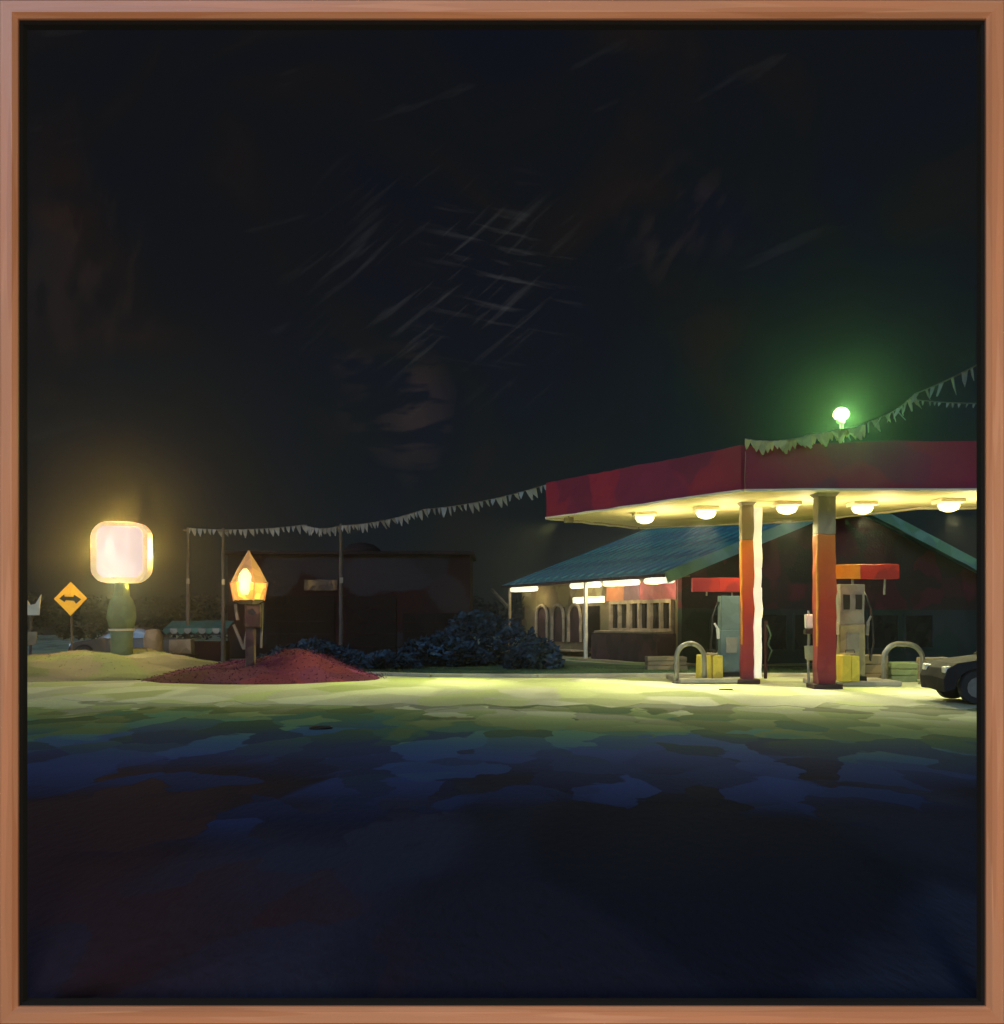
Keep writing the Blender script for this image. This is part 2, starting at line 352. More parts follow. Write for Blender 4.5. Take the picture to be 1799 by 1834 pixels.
def mound(name, m, cx, cy, rx, ry, h, seed, nr=22, na=64, fn=None):
    vs = [(cx, cy, h * (1 + .1 * noise(0, 0, seed)))]; fs = []
    for i in range(1, nr + 1):
        t = i / nr
        for k in range(na):
            a = 2 * math.pi * k / na; e_ = 1 + .09 * noise(math.cos(a) * 2, math.sin(a) * 2, seed)
            x = cx + rx * t * e_ * math.cos(a); y = cy + ry * t * e_ * math.sin(a)
            z = h * (1 - t ** 2) ** 1.1 * (1 + .35 * noise(x * .8, y * .8, seed)) + (.01 if t < 1 else -.05)
            if fn: z *= fn(x, y)
            vs.append((x, y, max(z, -.05)))
    for k in range(na): fs.append((0, 1 + k, 1 + (k + 1) % na))
    for i in range(nr - 1):
        for k in range(na): fs.append((1 + i * na + k, 1 + (i + 1) * na + k, 1 + (i + 1) * na + (k + 1) % na, 1 + i * na + (k + 1) % na))
    b = MB(); b.addm(vs, fs); o = struct(b.build(name, m, smooth=True)); return o, vs
isl, ivs = mound('sign_island', 'island', -12.4, 33.0, 4.6, 5.2, .62, 1.3)
bed, bvs = mound('mulch_bed', 'mulch', -6.6, 30.2, 3.3, 3.6, .62, 4.1, fn=lambda x, y: .72 + .75 * math.exp(-((x + 5.3) / .8) ** 2))
def scatter_blades(name, m, vs, n, h, wd, spread=.05):
    b = MB()
    for _ in range(n):
        p = Vector(random.choice(vs)); 
        x = p.x + random.uniform(-.25, .25); y = p.y + random.uniform(-.25, .25); z = p.z - .02
        a = random.uniform(0, 6.3); dx, dy = math.cos(a) * wd / 2, math.sin(a) * wd / 2; hh = h * random.uniform(.5, 1.3)
        lx, ly = random.uniform(-1, 1) * hh * 1.5, random.uniform(-1, 1) * hh * 1.5
        b.addm([(x - dx, y - dy, z), (x + dx, y + dy, z), (x + lx, y + ly, z + hh)], [(0, 1, 2)])
    return stuff(b.build(name, m))
t = scatter_blades('island_grass', 'islandblade', ivs, 5000, .03, .03); tag(t, 'short sparse grass on the low island under the lit sign', 'grass')
t = scatter_blades('bedding_plants', 'redleaf', bvs, 9000, .03, .05); tag(t, 'dark crimson ground cover on the mound round the pointed lantern', 'ground cover')
vv = [(random.uniform(-6, 5), random.uniform(30.6, 36), .07) for _ in range(600)] + [(random.uniform(5, 20), random.uniform(31, 35.8), .07) for _ in range(600)]
t = scatter_blades('verge_grass', 'grassblade', vv, 6000, .07, .03); tag(t, 'dark green grass on the strip in front of the shop', 'grass')

# ------------------------------------------------------------------ canopy
cp = [(1.39, 31.1), (5.57, 24.5), (16.0, 24.35), (16.0, 28.0), (11.0, 28.3), (8.7, 32.2), (4.4, 34.3)]
ZB, ZT = 4.6, 5.6
can = thing('canopy', 'wide dark maroon petrol station canopy with a glowing cream underside', 'canopy')
inner = MB(); inner.prism(cp, ZB + .004, ZT - .12); inner.build('deck', 'ceiling', can)
def inset(poly, d):
    c = Vector((sum(p[0] for p in poly) / len(poly), sum(p[1] for p in poly) / len(poly)))
    return [tuple(Vector(p) + (c - Vector(p)).normalized() * d) for p in poly]
for i in range(len(cp)):
    p, q = Vector((*cp[i], 0)), Vector((*cp[(i + 1) % len(cp)], 0))
    d = (q - p).normalized(); nrm = Vector((d.y, -d.x, 0))
    pp, qq = p + nrm * .07, q + nrm * .07
    b = MB(); zt = ZT + (.0 if i != 1 else .0)
    n = 10; vs = []
    for k in range(n + 1):
        o = pp + (qq - pp) * k / n; wob = .012 * noise(k * 1.1, i * 2.0)
        bow = .09 * math.sin(math.pi * min(1, k / n * 1.2)) if i == 1 else 0
        vs += [(*(o - nrm * .06).xy, ZB + wob), (*(o + nrm * .06).xy, ZB + wob), (*(o + nrm * .06).xy, zt + wob + bow), (*(o - nrm * .06).xy, zt + wob + bow)]
    fs = [(3, 2, 1, 0), tuple(4 * n + j for j in range(4))]
    for k in range(n):
        for j in range(4): fs.append((4 * k + j, 4 * k + (j + 1) % 4, 4 * k + 4 + (j + 1) % 4, 4 * k + 4 + j))
    b.addm(vs, fs); fo = b.build('fascia', 'fascia', can)
    b = MB(); b.bar((*(pp + nrm * .03).xy, ZB - .02), (*(qq + nrm * .03).xy, ZB - .02), .15, .045); b.build('lower_trim', 'trim_cream', can)
# lamps under the canopy
lamps = [(1155, 29.6), (1265, 28.2), (1410, 27.0), (1545, 27.0), (1700, 26.4)]
names = ['leftmost', 'second from left', 'middle', 'fourth from left', 'rightmost']
lb = None
for i, (px, D) in enumerate(lamps):
    x = (px - CX) * D / F
    lab = ['bright drop lamp nearest the pointed left corner of the canopy', 'bright drop lamp between the left corner and the first column',
           'drop lamp between the two columns under the canopy', 'drop lamp just right of the thicker front column', 'drop lamp under the canopy closest to the right frame edge'][i]
    if lb is None:
        lb = thing('canopy_lamp', lab, 'lamp', (x, D, ZB), 0, 'lamps under the canopy')
        MB().box((0, 0, -.05), (.62, .62, .10)).build('housing', 'trim_cream', lb, bevel=.02)
        MB().lathe([(.24, -.10), (.27, -.16), (.21, -.26), (.08, -.31)], 16).build('lens', 'lampwhite', lb, smooth=True)
    else:
        c = copy_tree(lb); c.location = (x, D, ZB); c['label'] = lab
    light('canopy_spot', 'SPOT', (x, D, ZB - .28), 1700, (1, .93, .48), aim=(x, D - .6, 0), size=.1, cone=140, blend=.7)
    light('canopy_front_spot', 'SPOT', (x, D, ZB - .30), 2300, (1, .95, .46), aim=(x - [3.2, 2.0, .8, 0, -.5][i], D - 3.6, 0), size=.1, cone=84, blend=.5)
    light('canopy_glow', 'SPOT', (x + .5, D - .2, ZB - .95), 130, (1, .86, .45), aim=(x + .5, D - .2, ZB), size=.1, cone=156, blend=.6)
# flood added on the left corner only to brighten the forecourt to the left
fl = thing('added_floodlight', 'small added flood lamp under the left canopy end, brightening the forecourt', 'lamp', (1.9, 30.6, ZB - .05))
MB().box((0, 0, -.07), (.28, .18, .14)).build('housing', 'capgrey', fl, bevel=.02)  # housing of the added flood lamp
MB().bar((0, 0, 0), (0, 0, .12), .04).build('added_flood_bracket', 'capgrey', fl)
light('added_flood_spot', 'SPOT', (1.5, 30.0, ZB - .3), 3600, (.98, 1, .34), aim=(-5.0, 26.3, 0), size=.1, cone=84, blend=1)

# columns
def column(px, D, wd, label, strip):
    p = at(px, D); c = thing('canopy_column', label, 'column', (p.x, p.y, 0), 0, 'columns carrying the canopy')
    MB().box((0, 0, .06), (wd + .26, wd + .26, .12)).build('footing', 'basewood', c, bevel=.02)
    MB().box((0, 0, 1.88), (wd, wd, 3.52)).build('shaft', 'columnlit', c, bevel=.01)
    MB().box((-wd / 2 - .012, -wd / 2 + .03, 2.3), (.03, .10, 2.6)).build('lit_edge', 'orange', c)  # the column's lamplit edge, painted as an orange strip
    MB().box((0, 0, 4.08), (wd * 1.02, wd * 1.02, .88)).build('column_head', 'capgrey', c, bevel=.02)
    MB().box((0, 0, 4.59), (wd * 1.0, wd * 1.0, .14), taper=1.5).build('capital', 'capgrey', c)
    if strip:
        b = MB()
        for k in range(17):
            b.box((wd / 2 + .105, -wd / 2 + .10, .27 + k * .255), (.19 + random.uniform(-.025, .025), .2, .257))
        b.build('cream_side', 'creamglow', c)  # pale side of the column; its glow is added to brighten it
    return c
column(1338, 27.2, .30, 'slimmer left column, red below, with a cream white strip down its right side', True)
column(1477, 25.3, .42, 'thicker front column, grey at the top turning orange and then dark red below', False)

# roof lamp with green glow
p = at(1507, 29.0, 745)
gl = thing('roof_lamp', 'glaring yellow green lamp standing on the canopy roof', 'lamp', (p.x, p.y, ZT - .1))
zz = p.z - gl.location.z
MB().tube([(-.05, 0, 0), (-.02, 0, zz - .2)], .025).build('mast', 'steel', gl)
MB().tube([(.12, 0, 0), (.04, 0, zz - .2)], .018).build('brace', 'steel', gl)
MB().lathe([(.10, zz - .2), (.13, zz - .15), (.06, zz - .12)], 14).build('collar', 'steel', gl)
b = MB(); b.lathe([(.05, zz - .12), (.17, zz - .07), (.22, zz + .02), (.20, zz + .12), (.12, zz + .20), (.03, zz + .23)], 18)
b.build('globe', 'lampgreen', gl, smooth=True)
light('roof_lamp_light', 'POINT', (p.x, p.y - .3, p.z), 520, (.34, 1, .22), size=.1)

# ------------------------------------------------------------------ pennant strings
def pennants(label, pts, sag, n, size, matname, group='pennant strings'):
    t_ = thing('pennant_string', label, 'bunting', pts[0], 0, group)
    o0 = Vector(pts[0]); path = []
    for a, c in zip(pts, pts[1:]):
        a, c = Vector(a), Vector(c)
        for k in range(12):
            s = k / 12; path.append(a + (c - a) * s - Vector((0, 0, sag * 4 * s * (1 - s))) - o0)
    path.append(Vector(pts[-1]) - o0)
    MB().tube(path, .012, 5).build('cord', 'wire', t_)
    meshes = []
    for _ in range(5):
        s = size * random.uniform(.7, 1.25); tw = random.uniform(-.5, .5) * size
        me = MB().addm([(-s * .42, 0, 0), (s * .42, 0, 0), (s * .25, tw * .5, -s * .6), (random.uniform(-.2, .2) * s, tw, -s * 1.05), (-s * .3, tw * .5, -s * .55),
                        (-s * .42, .015, 0), (s * .42, .015, 0), (s * .25, tw * .5 + .015, -s * .6), (0, tw + .015, -s * 1.05), (-s * .3, tw * .5 + .015, -s * .55)],
                       [(4, 3, 2, 1, 0), (5, 6, 7, 8, 9), (0, 1, 6, 5), (1, 2, 7, 6), (2, 3, 8, 7), (3, 4, 9, 8), (4, 0, 5, 9)]).build('pennant', matname, t_)
        meshes.append(me)
    for k in range(n):
        if k < 5: o = meshes[k]
        else:
            o = meshes[k % 5].copy(); col.objects.link(o); o.parent = t_
        f = (k + .5 + random.uniform(-.2, .2)) / n * (len(path) - 1); i = min(int(f), len(path) - 2); q = path[i].lerp(path[i + 1], f - i)
        d = path[i + 1] - path[i]
        o.location = q; o.rotation_euler = (random.uniform(-.3, .3), -math.atan2(d.z, math.hypot(d.x, d.y)) , math.atan2(d.y, d.x) + random.uniform(-.3, .3))
pennants('long string of pale grey pennants from the thin poles up to the canopy corner',
         [at(335, 42, 945), at(545, 40, 940), at(610, 39, 941), at(760, 36, 912), at(985, 31.2, 866)], .12, 90, .25, 'pennant')
pennants('short string of greenish pennants heaped along the canopy roof edge by the lamp',
         [at(1338, 24.25, 786), at(1400, 24.2, 788), at(1455, 24.2, 776), at(1500, 24.2, 768), at(1545, 24.2, 762)], .03, 30, .27, 'pennantgreen')
pennants('string of pennants rising from beside the green lamp to the upper right edge',
         [at(1500, 26.0, 772), at(1590, 23.5, 742), at(1640, 20, 705), at(1800, 15.0, 625)], .04, 26, .24, 'pennant')
pennants('thin level string of small pale pennants right of the green lamp',
         [at(1640, 22, 716), at(1800, 19, 722)], .03, 14, .10, 'pennant')

# ------------------------------------------------------------------ pumps and things on the islands
def island(x0, x1, y0, y1, label):
    c = ((x0 + x1) / 2, (y0 + y1) / 2)
    o = MB().box((0, 0, .065), (x1 - x0, y1 - y0, .13)).build('pump_island', 'kerb', bevel=.03); o.location = (*c, .006)
    return tag(o, label, 'kerb island', 'pump islands')
island(4.5, 6.0, 27.0, 29.4, 'low concrete island under the blue grey pump on the left')
island(7.75, 9.7, 25.9, 27.6, 'low concrete island under the tan pump by the front column')

def pump(px, D, label, lower, w0, h0, wins):
    p = at(px, D); t_ = thing('fuel_pump', label, 'fuel pump', (p.x, p.y, .13), 0, 'fuel pumps')
    MB().box((0, 0, .06), (w0 + .06, .56, .12)).build('plinth', 'black', t_)
    MB().box((0, 0, .12 + h0 * .28), (w0, .5, h0 * .56)).build('lower_cabinet', lower, t_, bevel=.02)
    MB().box((0, 0, .12 + h0 * .78), (w0 * .97, .46, h0 * .44)).build('upper_cabinet', 'pumpgrey' if wins else lower, t_, bevel=.02)
    for s in (-1, 1):
        if wins:
            f = MB().box((s * w0 * .24, -.235, h0 * .86), (w0 * .26, .03, h0 * .17)).build('display', 'black', t_)
            MB().box((s * w0 * .24, -.235, h0 * .86 - h0 * .10), (w0 * .34, .05, .03)).build('display_ledge', 'pumpgrey', f)
    MB().box((0, -.26, h0 * .42), (w0 * .5, .03, h0 * .2)).build('keypad', 'pumpgrey', t_)
    for s in (-1, 1):
        x = s * (w0 / 2 + .03)
        hp = [(x, -.05, h0 * .98), (x + s * .16, -.12, h0 * .78), (x + s * .20, -.14, h0 * .42), (x + s * .12, -.16, h0 * .22), (x + s * .05, -.16, h0 * .36), (x + s * .04, -.16, h0 * .55)]
        MB().tube(hp, .028, 6).build('hose', 'rubber', t_, smooth=True)
        nz = MB(); nz.bar((x + s * .02, -.2, h0 * .50), (x + s * .05, -.2, h0 * .64), .07, .10); nz.bar((x + s * .05, -.2, h0 * .64), (x + s * .13, -.2, h0 * .70), .05)
        nz.build('nozzle', 'white' if s < 0 else 'steel', t_, bevel=.01)
    return t_
pump(1307, 28.2, 'narrow blue grey fuel pump left of the slimmer column', 'pumpblue', .56, 2.0, False)
pump(1522, 26.5, 'tan and grey fuel pump with two dark displays right of the front column', 'pumptan', .62, 2.25, True)

def topper(px0, px1, py0, py1, D, label, segs):
    a, c = at(px0, D, py1), at(px1, D, py0); h = c.z - a.z
    t_ = thing('pump_sign_board', label, 'sign board', ((a.x + c.x) / 2, D, a.z), 0, 'sign boards over the pumps')
    W_ = c.x - a.x
    for s0, s1, mm in segs:
        MB().box((-W_ / 2 + W_ * (s0 + s1) / 2, 0, h / 2), (W_ * (s1 - s0), .16, h)).build('panel', mm, t_, bevel=.01)
    for s in (-.2, .3):
        MB().bar((W_ * s, .03, 0), (W_ * s, .03, -(a.z - 2.25) if a.z > 2.3 else -.2), .04).build('stay', 'steel', t_)
topper(1240, 1330, 1035, 1060, 28.1, 'plain red sign board over the blue grey pump, reaching left from the slimmer column', [(0, .52, 'red'), (.52, 1, 'red')])
topper(1494, 1609, 1011, 1037, 26.4, 'sign board over the tan pump, orange at the column and red further right', [(0, .40, 'orange'), (.40, 1, 'red')])

def bin_(px, D, py0, wpx, label):
    p = at(px, D); w0 = wpx * D / F; h = (at(px, D, py0).z) - .14
    t_ = thing('yellow_container', label, 'container', (p.x, p.y, .13), R(8), 'yellow containers beside the pumps')
    MB().box((-w0 * .27, 0, h * .5), (w0 * .52, .36, h), taper=.96).build('body', 'yellow', t_, bevel=.02)
    MB().box((w0 * .27, .02, h * .48), (w0 * .46, .34, h * .96), taper=.96).build('side_bin', 'yellow', t_, bevel=.02)
    MB().box((0, 0, h + .02), (w0 * .6, .30, .05)).build('lid', 'tan', t_, bevel=.01)
    MB().tube([(-.12, -.1, h), (-.1, -.1, h + .12), (.1, -.1, h + .12), (.12, -.1, h)], .012, 5).build('handle', 'black', t_)
bin_(1272, 27.5, 1172, 42, 'yellow container at the foot of the blue grey pump')
bin_(1520, 26.0, 1172, 33, 'yellow container at the foot of the tan pump')

def hoop(px0, px1, pyt, D, label):
    a, c = at(px0, D), at(px1, D); ht = at(px0, D, pyt).z
    t_ = thing('hoop_bollard', label, 'bollard', ((a.x + c.x) / 2, D, 0), 0, 'hoop shaped bollards')
    hw = (c.x - a.x) / 2; r = min(hw, .38); pts = [(-hw, 0, 0), (-hw, 0, (ht - r) * .5)]
    for k in range(9):
        q = math.pi / 2 * k / 8; pts.append((-hw + r - r * math.cos(q), 0, ht - r + r * math.sin(q)))
    for k in range(9):
        q = math.pi / 2 * k / 8; pts.append((hw - r + r * math.sin(q), 0, ht - r + r * math.cos(q)))
    pts += [(hw, 0, (ht - r) * .5), (hw, 0, 0)]
    MB().tube(pts, .065, 10).build('hoop', 'steel', t_, smooth=True)
    for s in (-1, 1): MB().lathe([(.11, .006), (.11, .04), (.075, .06)], 12, (s * hw, 0)).build('foot_plate', 'capgrey', t_)
hoop(1212, 1262, 1153, 27.3, 'grey hoop bollard left of the yellow container by the blue grey pump')
hoop(1584, 1652, 1153, 26.9, 'wide grey hoop bollard right of the tan pump')

def crate(px0, px1, py0, D, mm, label, depth=.7, name='low_block', cat='block', z0=0.0, grp='low blocks along the shop'):
    a, c = at(px0, D), at(px1, D); h = at(px0, D, py0).z - z0
    t_ = thing(name, label, cat, ((a.x + c.x) / 2, D + depth / 2, z0), 0, grp)
    wd = c.x - a.x
    n = 3
    for k in range(n):
        MB().box((0, 0, h * (k + .5) / n), (wd * random.uniform(.96, 1), depth, h / n - .012)).build('course', mm, t_, bevel=.02)
crate(1160, 1232, 1176, 33.2, 'tan', 'long low tan block beside the dark shop counter', z0=.07)
crate(1539, 1592, 1174, 27.6, 'tan', 'tan block between the tan pump and the wide hoop bollard')
crate(1660, 1708, 1178, 28.5, 'tan', 'tan block right of the wide hoop bollard')
crate(1597, 1645, 1187, 27.8, 'greenbox', 'pale green box seen through the wide hoop bollard', name='green_box', cat='box', grp=None)

# windscreen wash station on the left of the front column
p = at(1450, 26.4)
ws = thing('wash_station', 'white paper dispenser and grey bucket on a post left of the front column', 'wash station', (p.x, p.y, .006))
MB().tube([(0, .05, 0), (0, .05, 1.85)], .035).build('post', 'steel', ws)
MB().box((-.03, -.06, 1.58), (.17, .16, .34)).build('paper_dispenser', 'white', ws, bevel=.02)
MB().box((-.03, -.06, 1.33), (.22, .2, .12)).build('lower_box', 'black', ws, bevel=.02)
MB().lathe([(.09, .62), (.15, .66), (.17, .96), (.19, .98)], 14, (.02, -.12)).build('bucket', 'pumpgrey', ws, smooth=True)
MB().tube([(.05, -.12, .8), (.14, -.16, 1.25)], .012).build('squeegee', 'black', ws)
p = at(1372, 29.5)
ws = thing('air_hose_post', 'dim grey hose post behind the cream strip of the slimmer column', 'post', (p.x, p.y, .006))
MB().tube([(0, 0, 0), (0, 0, 1.6)], .05).build('post', 'farwall', ws)
MB().tube([(.02, -.05, 1.5), (.14, -.06, 1.2), (.05, -.06, .95), (.16, -.06, .75), (.04, -.05, .5)], .03, 6).build('hose', 'walldark', ws, smooth=True)

# ------------------------------------------------------------------ shop
ANG = math.atan2(.402, .916)
shop = thing('shop', 'gabled shop behind the canopy with a teal roof and a lit side porch', 'building', (5.7, 37.0, 0), ANG)
EH, RH, RX, WT, LN = 3.2, 6.25, 8.2, 16.4, 14.2
# walls
g = MB(); g.plate([(1.0, 2.05), (WT - 1, 2.05), (WT - 1, 3.45), (RX, RH - .22), (1.0, 3.45)], .6, .85); g.build('gable_wall', 'wallmaroon', shop)
MB().box((WT / 2, .73, 1.03), (WT - 2, .25, 2.04)).build('front_wall', 'walldark', shop)
MB().box((1.125, LN / 2 + .4, 1.7), (.25, LN - .9, 3.4)).build('side_wall', 'olive', shop)
MB().box((WT - 1.1, LN / 2 + .4, 1.7), (.25, LN - .9, 3.4)).build('side_wall', 'walldark', shop)
g = MB(); g.plate([(1.0, 0), (WT - 1, 0), (WT - 1, 3.45), (RX, RH - .22), (1.0, 3.45)], LN - .35, LN - .1); g.build('back_wall', 'walldark', shop)
# front windows with frames: each a part
for x0, x1 in ((2.2, 3.6), (3.9, 5.6), (5.9, 7.4), (9.4, 11.0), (11.3, 12.8)):
    f = MB()
    for a, c in (((x0, .57, .5), (x1, .57, .5)), ((x0, .57, 1.85), (x1, .57, 1.85)), ((x0, .57, .5), (x0, .57, 1.85)), ((x1, .57, .5), (x1, .57, 1.85))): f.bar(a, c, .08)
    fo = f.build('window', 'walldark', shop)
    MB().box(((x0 + x1) / 2, .585, 1.18), (x1 - x0 - .08, .02, 1.27)).build('pane', 'glassdark', fo)
f = MB().box((8.4, .57, 1.03), (1.3, .08, 2.0)).build('door', 'walldark', shop)
MB().box((8.4, .52, 1.15), (1.0, .03, 1.4)).build('pane', 'glassdark', f)
MB().tube([(8.85, .47, .95), (8.85, .47, 1.25)], .02).build('handle', 'steel', f)
# roof panels (standing seam sheets) on both slopes
def slope_pt(x, y, lift=0):
    z = EH + (RH - EH) * (x / RX if x <= RX else (WT - x) / (WT - RX)); return (x, y, z + lift)
NP = 18; pw = LN / NP
for side in (0, 1):
    xa, xb = (-.02, RX) if side == 0 else (WT + .02, RX)
    mesh = None
    for k in range(NP):
        if mesh is None:
            a0, b0 = slope_pt(xa, 0), slope_pt(xb, 0); u = pw - .02
            b = MB()
            vs = [(a0[0], 0, a0[2]), (b0[0], 0, b0[2]), (b0[0], u, b0[2]), (a0[0], u, a0[2])]
            vs += [(x, y, z + .05) for x, y, z in vs]
            b.addm(vs, [(0, 3, 2, 1), (4, 5, 6, 7), (0, 1, 5, 4), (1, 2, 6, 5), (2, 3, 7, 6), (3, 0, 4, 7)])
            b.bar((a0[0], .03, a0[2] + .07), (b0[0], .03, b0[2] + .07), .05, .07)
            mesh = b.build('roof_panel', 'roofteal', shop)
        else:
            o = mesh.copy(); col.objects.link(o); o.parent = shop; o.location = (0, k * pw, 0)
            o.location.z = random.uniform(-.006, .006)
MB().bar((RX, -.02, RH + .08), (RX, LN, RH + .08), .30, .08).build('ridge_cap', 'barge', shop)
for xa in (-.05, WT + .05):
    a, c = slope_pt(xa, -.06, -.10), slope_pt(RX, -.06, -.10)
    a = (xa, -.06, EH - .10)
    MB().bar(a, (RX, -.06, RH - .10), .07, .40).build('bargeboard', 'barge', shop)
# side porch: soffit, lamps, coloured band, windows, counter
MB().box((.5, LN / 2, EH - .03), (1.06, LN - .2, .05)).build('soffit', 'soffit', shop)
MB().bar((-.03, .1, EH - .02), (-.03, LN, EH - .02), .05, .12).build('eave_board', 'basewood', shop)
lampY = [(.3, 1.5), (2.65, 2.2), (5.6, 2.0), (11.4, 2.4)]
for k, (y, ln) in enumerate(lampY):
    o = MB().box((.35, y + ln / 2, EH - .16), (.46, ln, .22)).build('soffit_lamp', 'lampcream', shop, bevel=.09)
for y in (1.2, 3.6, 5.4, 7.4, 12.0):
    light('soffit_light', 'POINT', (.25, y, EH - .45), 28, (1, .84, .42), size=.15, parent=shop)
for y0, y1, mm in ((.9, 3.4, 'magenta'), (3.4, 4.6, 'purple'), (4.6, 6.0, 'coral')):
    MB().box((.985, (y0 + y1) / 2, 2.72), (.03, y1 - y0 - .02, .66)).build('wall_panel', mm, shop)
MB().box((.96, 7.5, 2.46), (.06, 2.7, .26)).build('fanlight', 'lampcream', shop, bevel=.01)
# bay window
bw = MB().box((.55, 3.3, 1.18), (.75, 4.6, .08)).build('window_ledge', 'brownframe', shop, bevel=.01)
for y0, y1 in ((1.1, 2.5), (2.6, 4.0), (4.1, 5.5)):
    f = MB()
    for a, c in (((.9, y0, 1.25), (.9, y1, 1.25)), ((.9, y0, 2.32), (.9, y1, 2.32)), ((.9, y0, 1.2), (.9, y0, 2.36)), ((.9, y1, 1.2), (.9, y1, 2.36)), ((.9, (y0 + y1) / 2, 1.2), (.9, (y0 + y1) / 2, 2.36))): f.bar(a, c, .13)
    fo = f.build('window', 'brownframe', shop)
    MB().box((.97, (y0 + y1) / 2, 1.78), (.03, y1 - y0, 1.0)).build('pane', 'glassdark', fo)
MB().box((.6, 3.4, .58), (.8, 4.9, 1.12)).build('counter', 'basewood', shop, bevel=.03)
# doorway and post
MB().box((.97, 7.1, 1.1), (.06, 1.1, 2.2)).build('door', 'glassdark', shop)
MB().box((.12, 6.15, 1.6), (.13, .13, 3.1)).build('porch_post', 'cream', shop, bevel=.02)
MB().box((.12, 13.6, 1.6), (.13, .13, 3.1)).build('porch_post', 'brownframe', shop, bevel=.02)
MB().bar((.12, 13.7, 2.2), (-.0, 15.4, 3.1), .12).build('brace', 'brownframe', shop)
for yc in (8.6, 10.2, 11.8):
    pts = [(.9, yc - .55, .7), (.9, yc - .55, 1.8)] + [(.9, yc - .55 * math.cos(q), 1.8 + .5 * math.sin(q)) for q in [math.pi * k / 8 for k in range(1, 8)]] + [(.9, yc + .55, 1.8), (.9, yc + .55, .7)]
    f = MB().tube(pts, .07, 6).build('arched_window', 'brownframe', shop)
    MB().box((.97, yc, 1.45), (.03, 1.0, 1.5)).build('pane', 'basewood', f)
MB().box((.6, 10.4, .35), (.8, 5.6, .06)).build('bench', 'brownframe', shop)
MB().box((.5, LN / 2, .05), (1.4, LN + .2, .1)).build('porch_floor', 'island', shop)

# ------------------------------------------------------------------ lit sign on pedestal
sg = thing('lit_sign', 'big glowing pinkish white rounded sign box on a green pedestal', 'illuminated sign', (at(218, 34).x, 34, .55))
def rrect(w, h, r, n=6, bulge=.06):
    pts = []
    for cx, cz, a0 in ((w / 2 - r, h / 2 - r, 0), (-w / 2 + r, h / 2 - r, 90), (-w / 2 + r, -h / 2 + r, 180), (w / 2 - r, -h / 2 + r, 270)):
        for k in range(n + 1):
            a = R(a0 + 90 * k / n); pts.append((cx + r * math.cos(a), cz + r * math.sin(a)))
    return [(x * (1 + bulge * (1 - (2 * z / h) ** 2)), z * (1 + bulge * (1 - (2 * x / w) ** 2))) for x, z in pts]
zc = at(218, 34, 990).z - .55
b = MB(); o_ = [(x, z + zc) for x, z in rrect(1.76, 1.84, .42)][::-1]; b.plate(o_, -.22, .22); b.build('rim', 'signrim', sg, bevel=.04)
b = MB(); o_ = [(x + .03, z + zc + .02) for x, z in rrect(1.42, 1.55, .22)][::-1]; b.plate(o_, -.27, -.222); b.build('face', 'signface', sg, bevel=.02)
b = MB(); o_ = [(x + .03, z + zc + .02) for x, z in rrect(1.42, 1.55, .22)][::-1]; b.plate(o_, .222, .27); b.build('face', 'signface', sg, bevel=.02)
zt_ = zc - .98
MB().lathe([(.26, zt_ - .4), (.22, zt_ + .05)], 12).build('neck', 'signneck', sg)
MB().lathe([(.30, .78), (.40, .86), (.47, 1.15), (.44, 1.45), (.36, 1.7), (.2, 1.92), (.14, 1.96)], 20, sy=.6).build('upper_pedestal', 'signneck', sg, smooth=True)
MB().lathe([(.40, .72), (.42, .79)], 20, sy=.6).build('band', 'trim_cream', sg)
MB().lathe([(.36, -.15), (.34, .4), (.37, .72)], 20, sy=.6).build('base', 'signneck', sg, smooth=True)
sp_ = at(218, 34, 990)
for dx, dz, pw_ in ((0, 1.10, 330), (-1.08, .1, 250), (1.12, .1, 200), (.2, -1.10, 30)):
    light('sign_rim_light', 'POINT', (sp_.x + dx, 33.9, sp_.z + dz), pw_, (1, .62, .13), size=.03)
light('sign_downlight', 'SPOT', (sp_.x, 33.4, sp_.z - .95), 260, (1, 1, .42), aim=(sp_.x + 1.0, 30.5, 0), size=.1, cone=120, blend=.8)

# ------------------------------------------------------------------ pointed lantern on its post
lz = .42; lp = at(446, 29)
ln_ = thing('lantern', 'pointed amber lantern glowing on a dark wooden post in the crimson bed', 'lantern', (lp.x, 29, lz))
def zz_(py): return at(446, 29, py).z - lz
b = MB(); b.lathe([(.50, zz_(1043)), (.30, zz_(1018)), (.10, zz_(997)), (.015, zz_(987))], 6); b.build('roof', 'lanternroof', ln_)
b = MB(); b.lathe([(.40, zz_(1074)), (.47, zz_(1060)), (.50, zz_(1044))], 6); b.build('glass', 'amber', ln_)
b = MB(); b.lathe([(.10, zz_(1066)), (.19, zz_(1056)), (.22, zz_(1042)), (.15, zz_(1028)), (.05, zz_(1019))], 10, (-.02, -.36), sy=.5); b.build('flame_bulb', 'amberhot', ln_, smooth=True)
for k in range(6):
    a = 2 * math.pi * k / 6
    MB().bar((.41 * math.cos(a), .41 * math.sin(a), zz_(1076)), (.51 * math.cos(a), .51 * math.sin(a), zz_(1043)), .035).build('glazing_bar', 'lanternroof', ln_)
MB().lathe([(.26, zz_(1082)), (.42, zz_(1075))], 6).build('tray', 'postpale', ln_)
MB().box((.05, 0, zz_(1140) / 2 + .2), (.24, .22, zz_(1080) - .02)).build('post', 'postwood', ln_, bevel=.02)
MB().box((.13, -.02, zz_(1103)), (.42, .30, .62)).build('meter_box', 'postwood', ln_, bevel=.03)
MB().lathe([(.11, -.03), (.11, 0)], 14).build('porthole', 'black', ln_).matrix_local = Matrix.Translation((.12, -.17, zz_(1095))) @ Matrix.Rotation(R(90), 4, 'X')
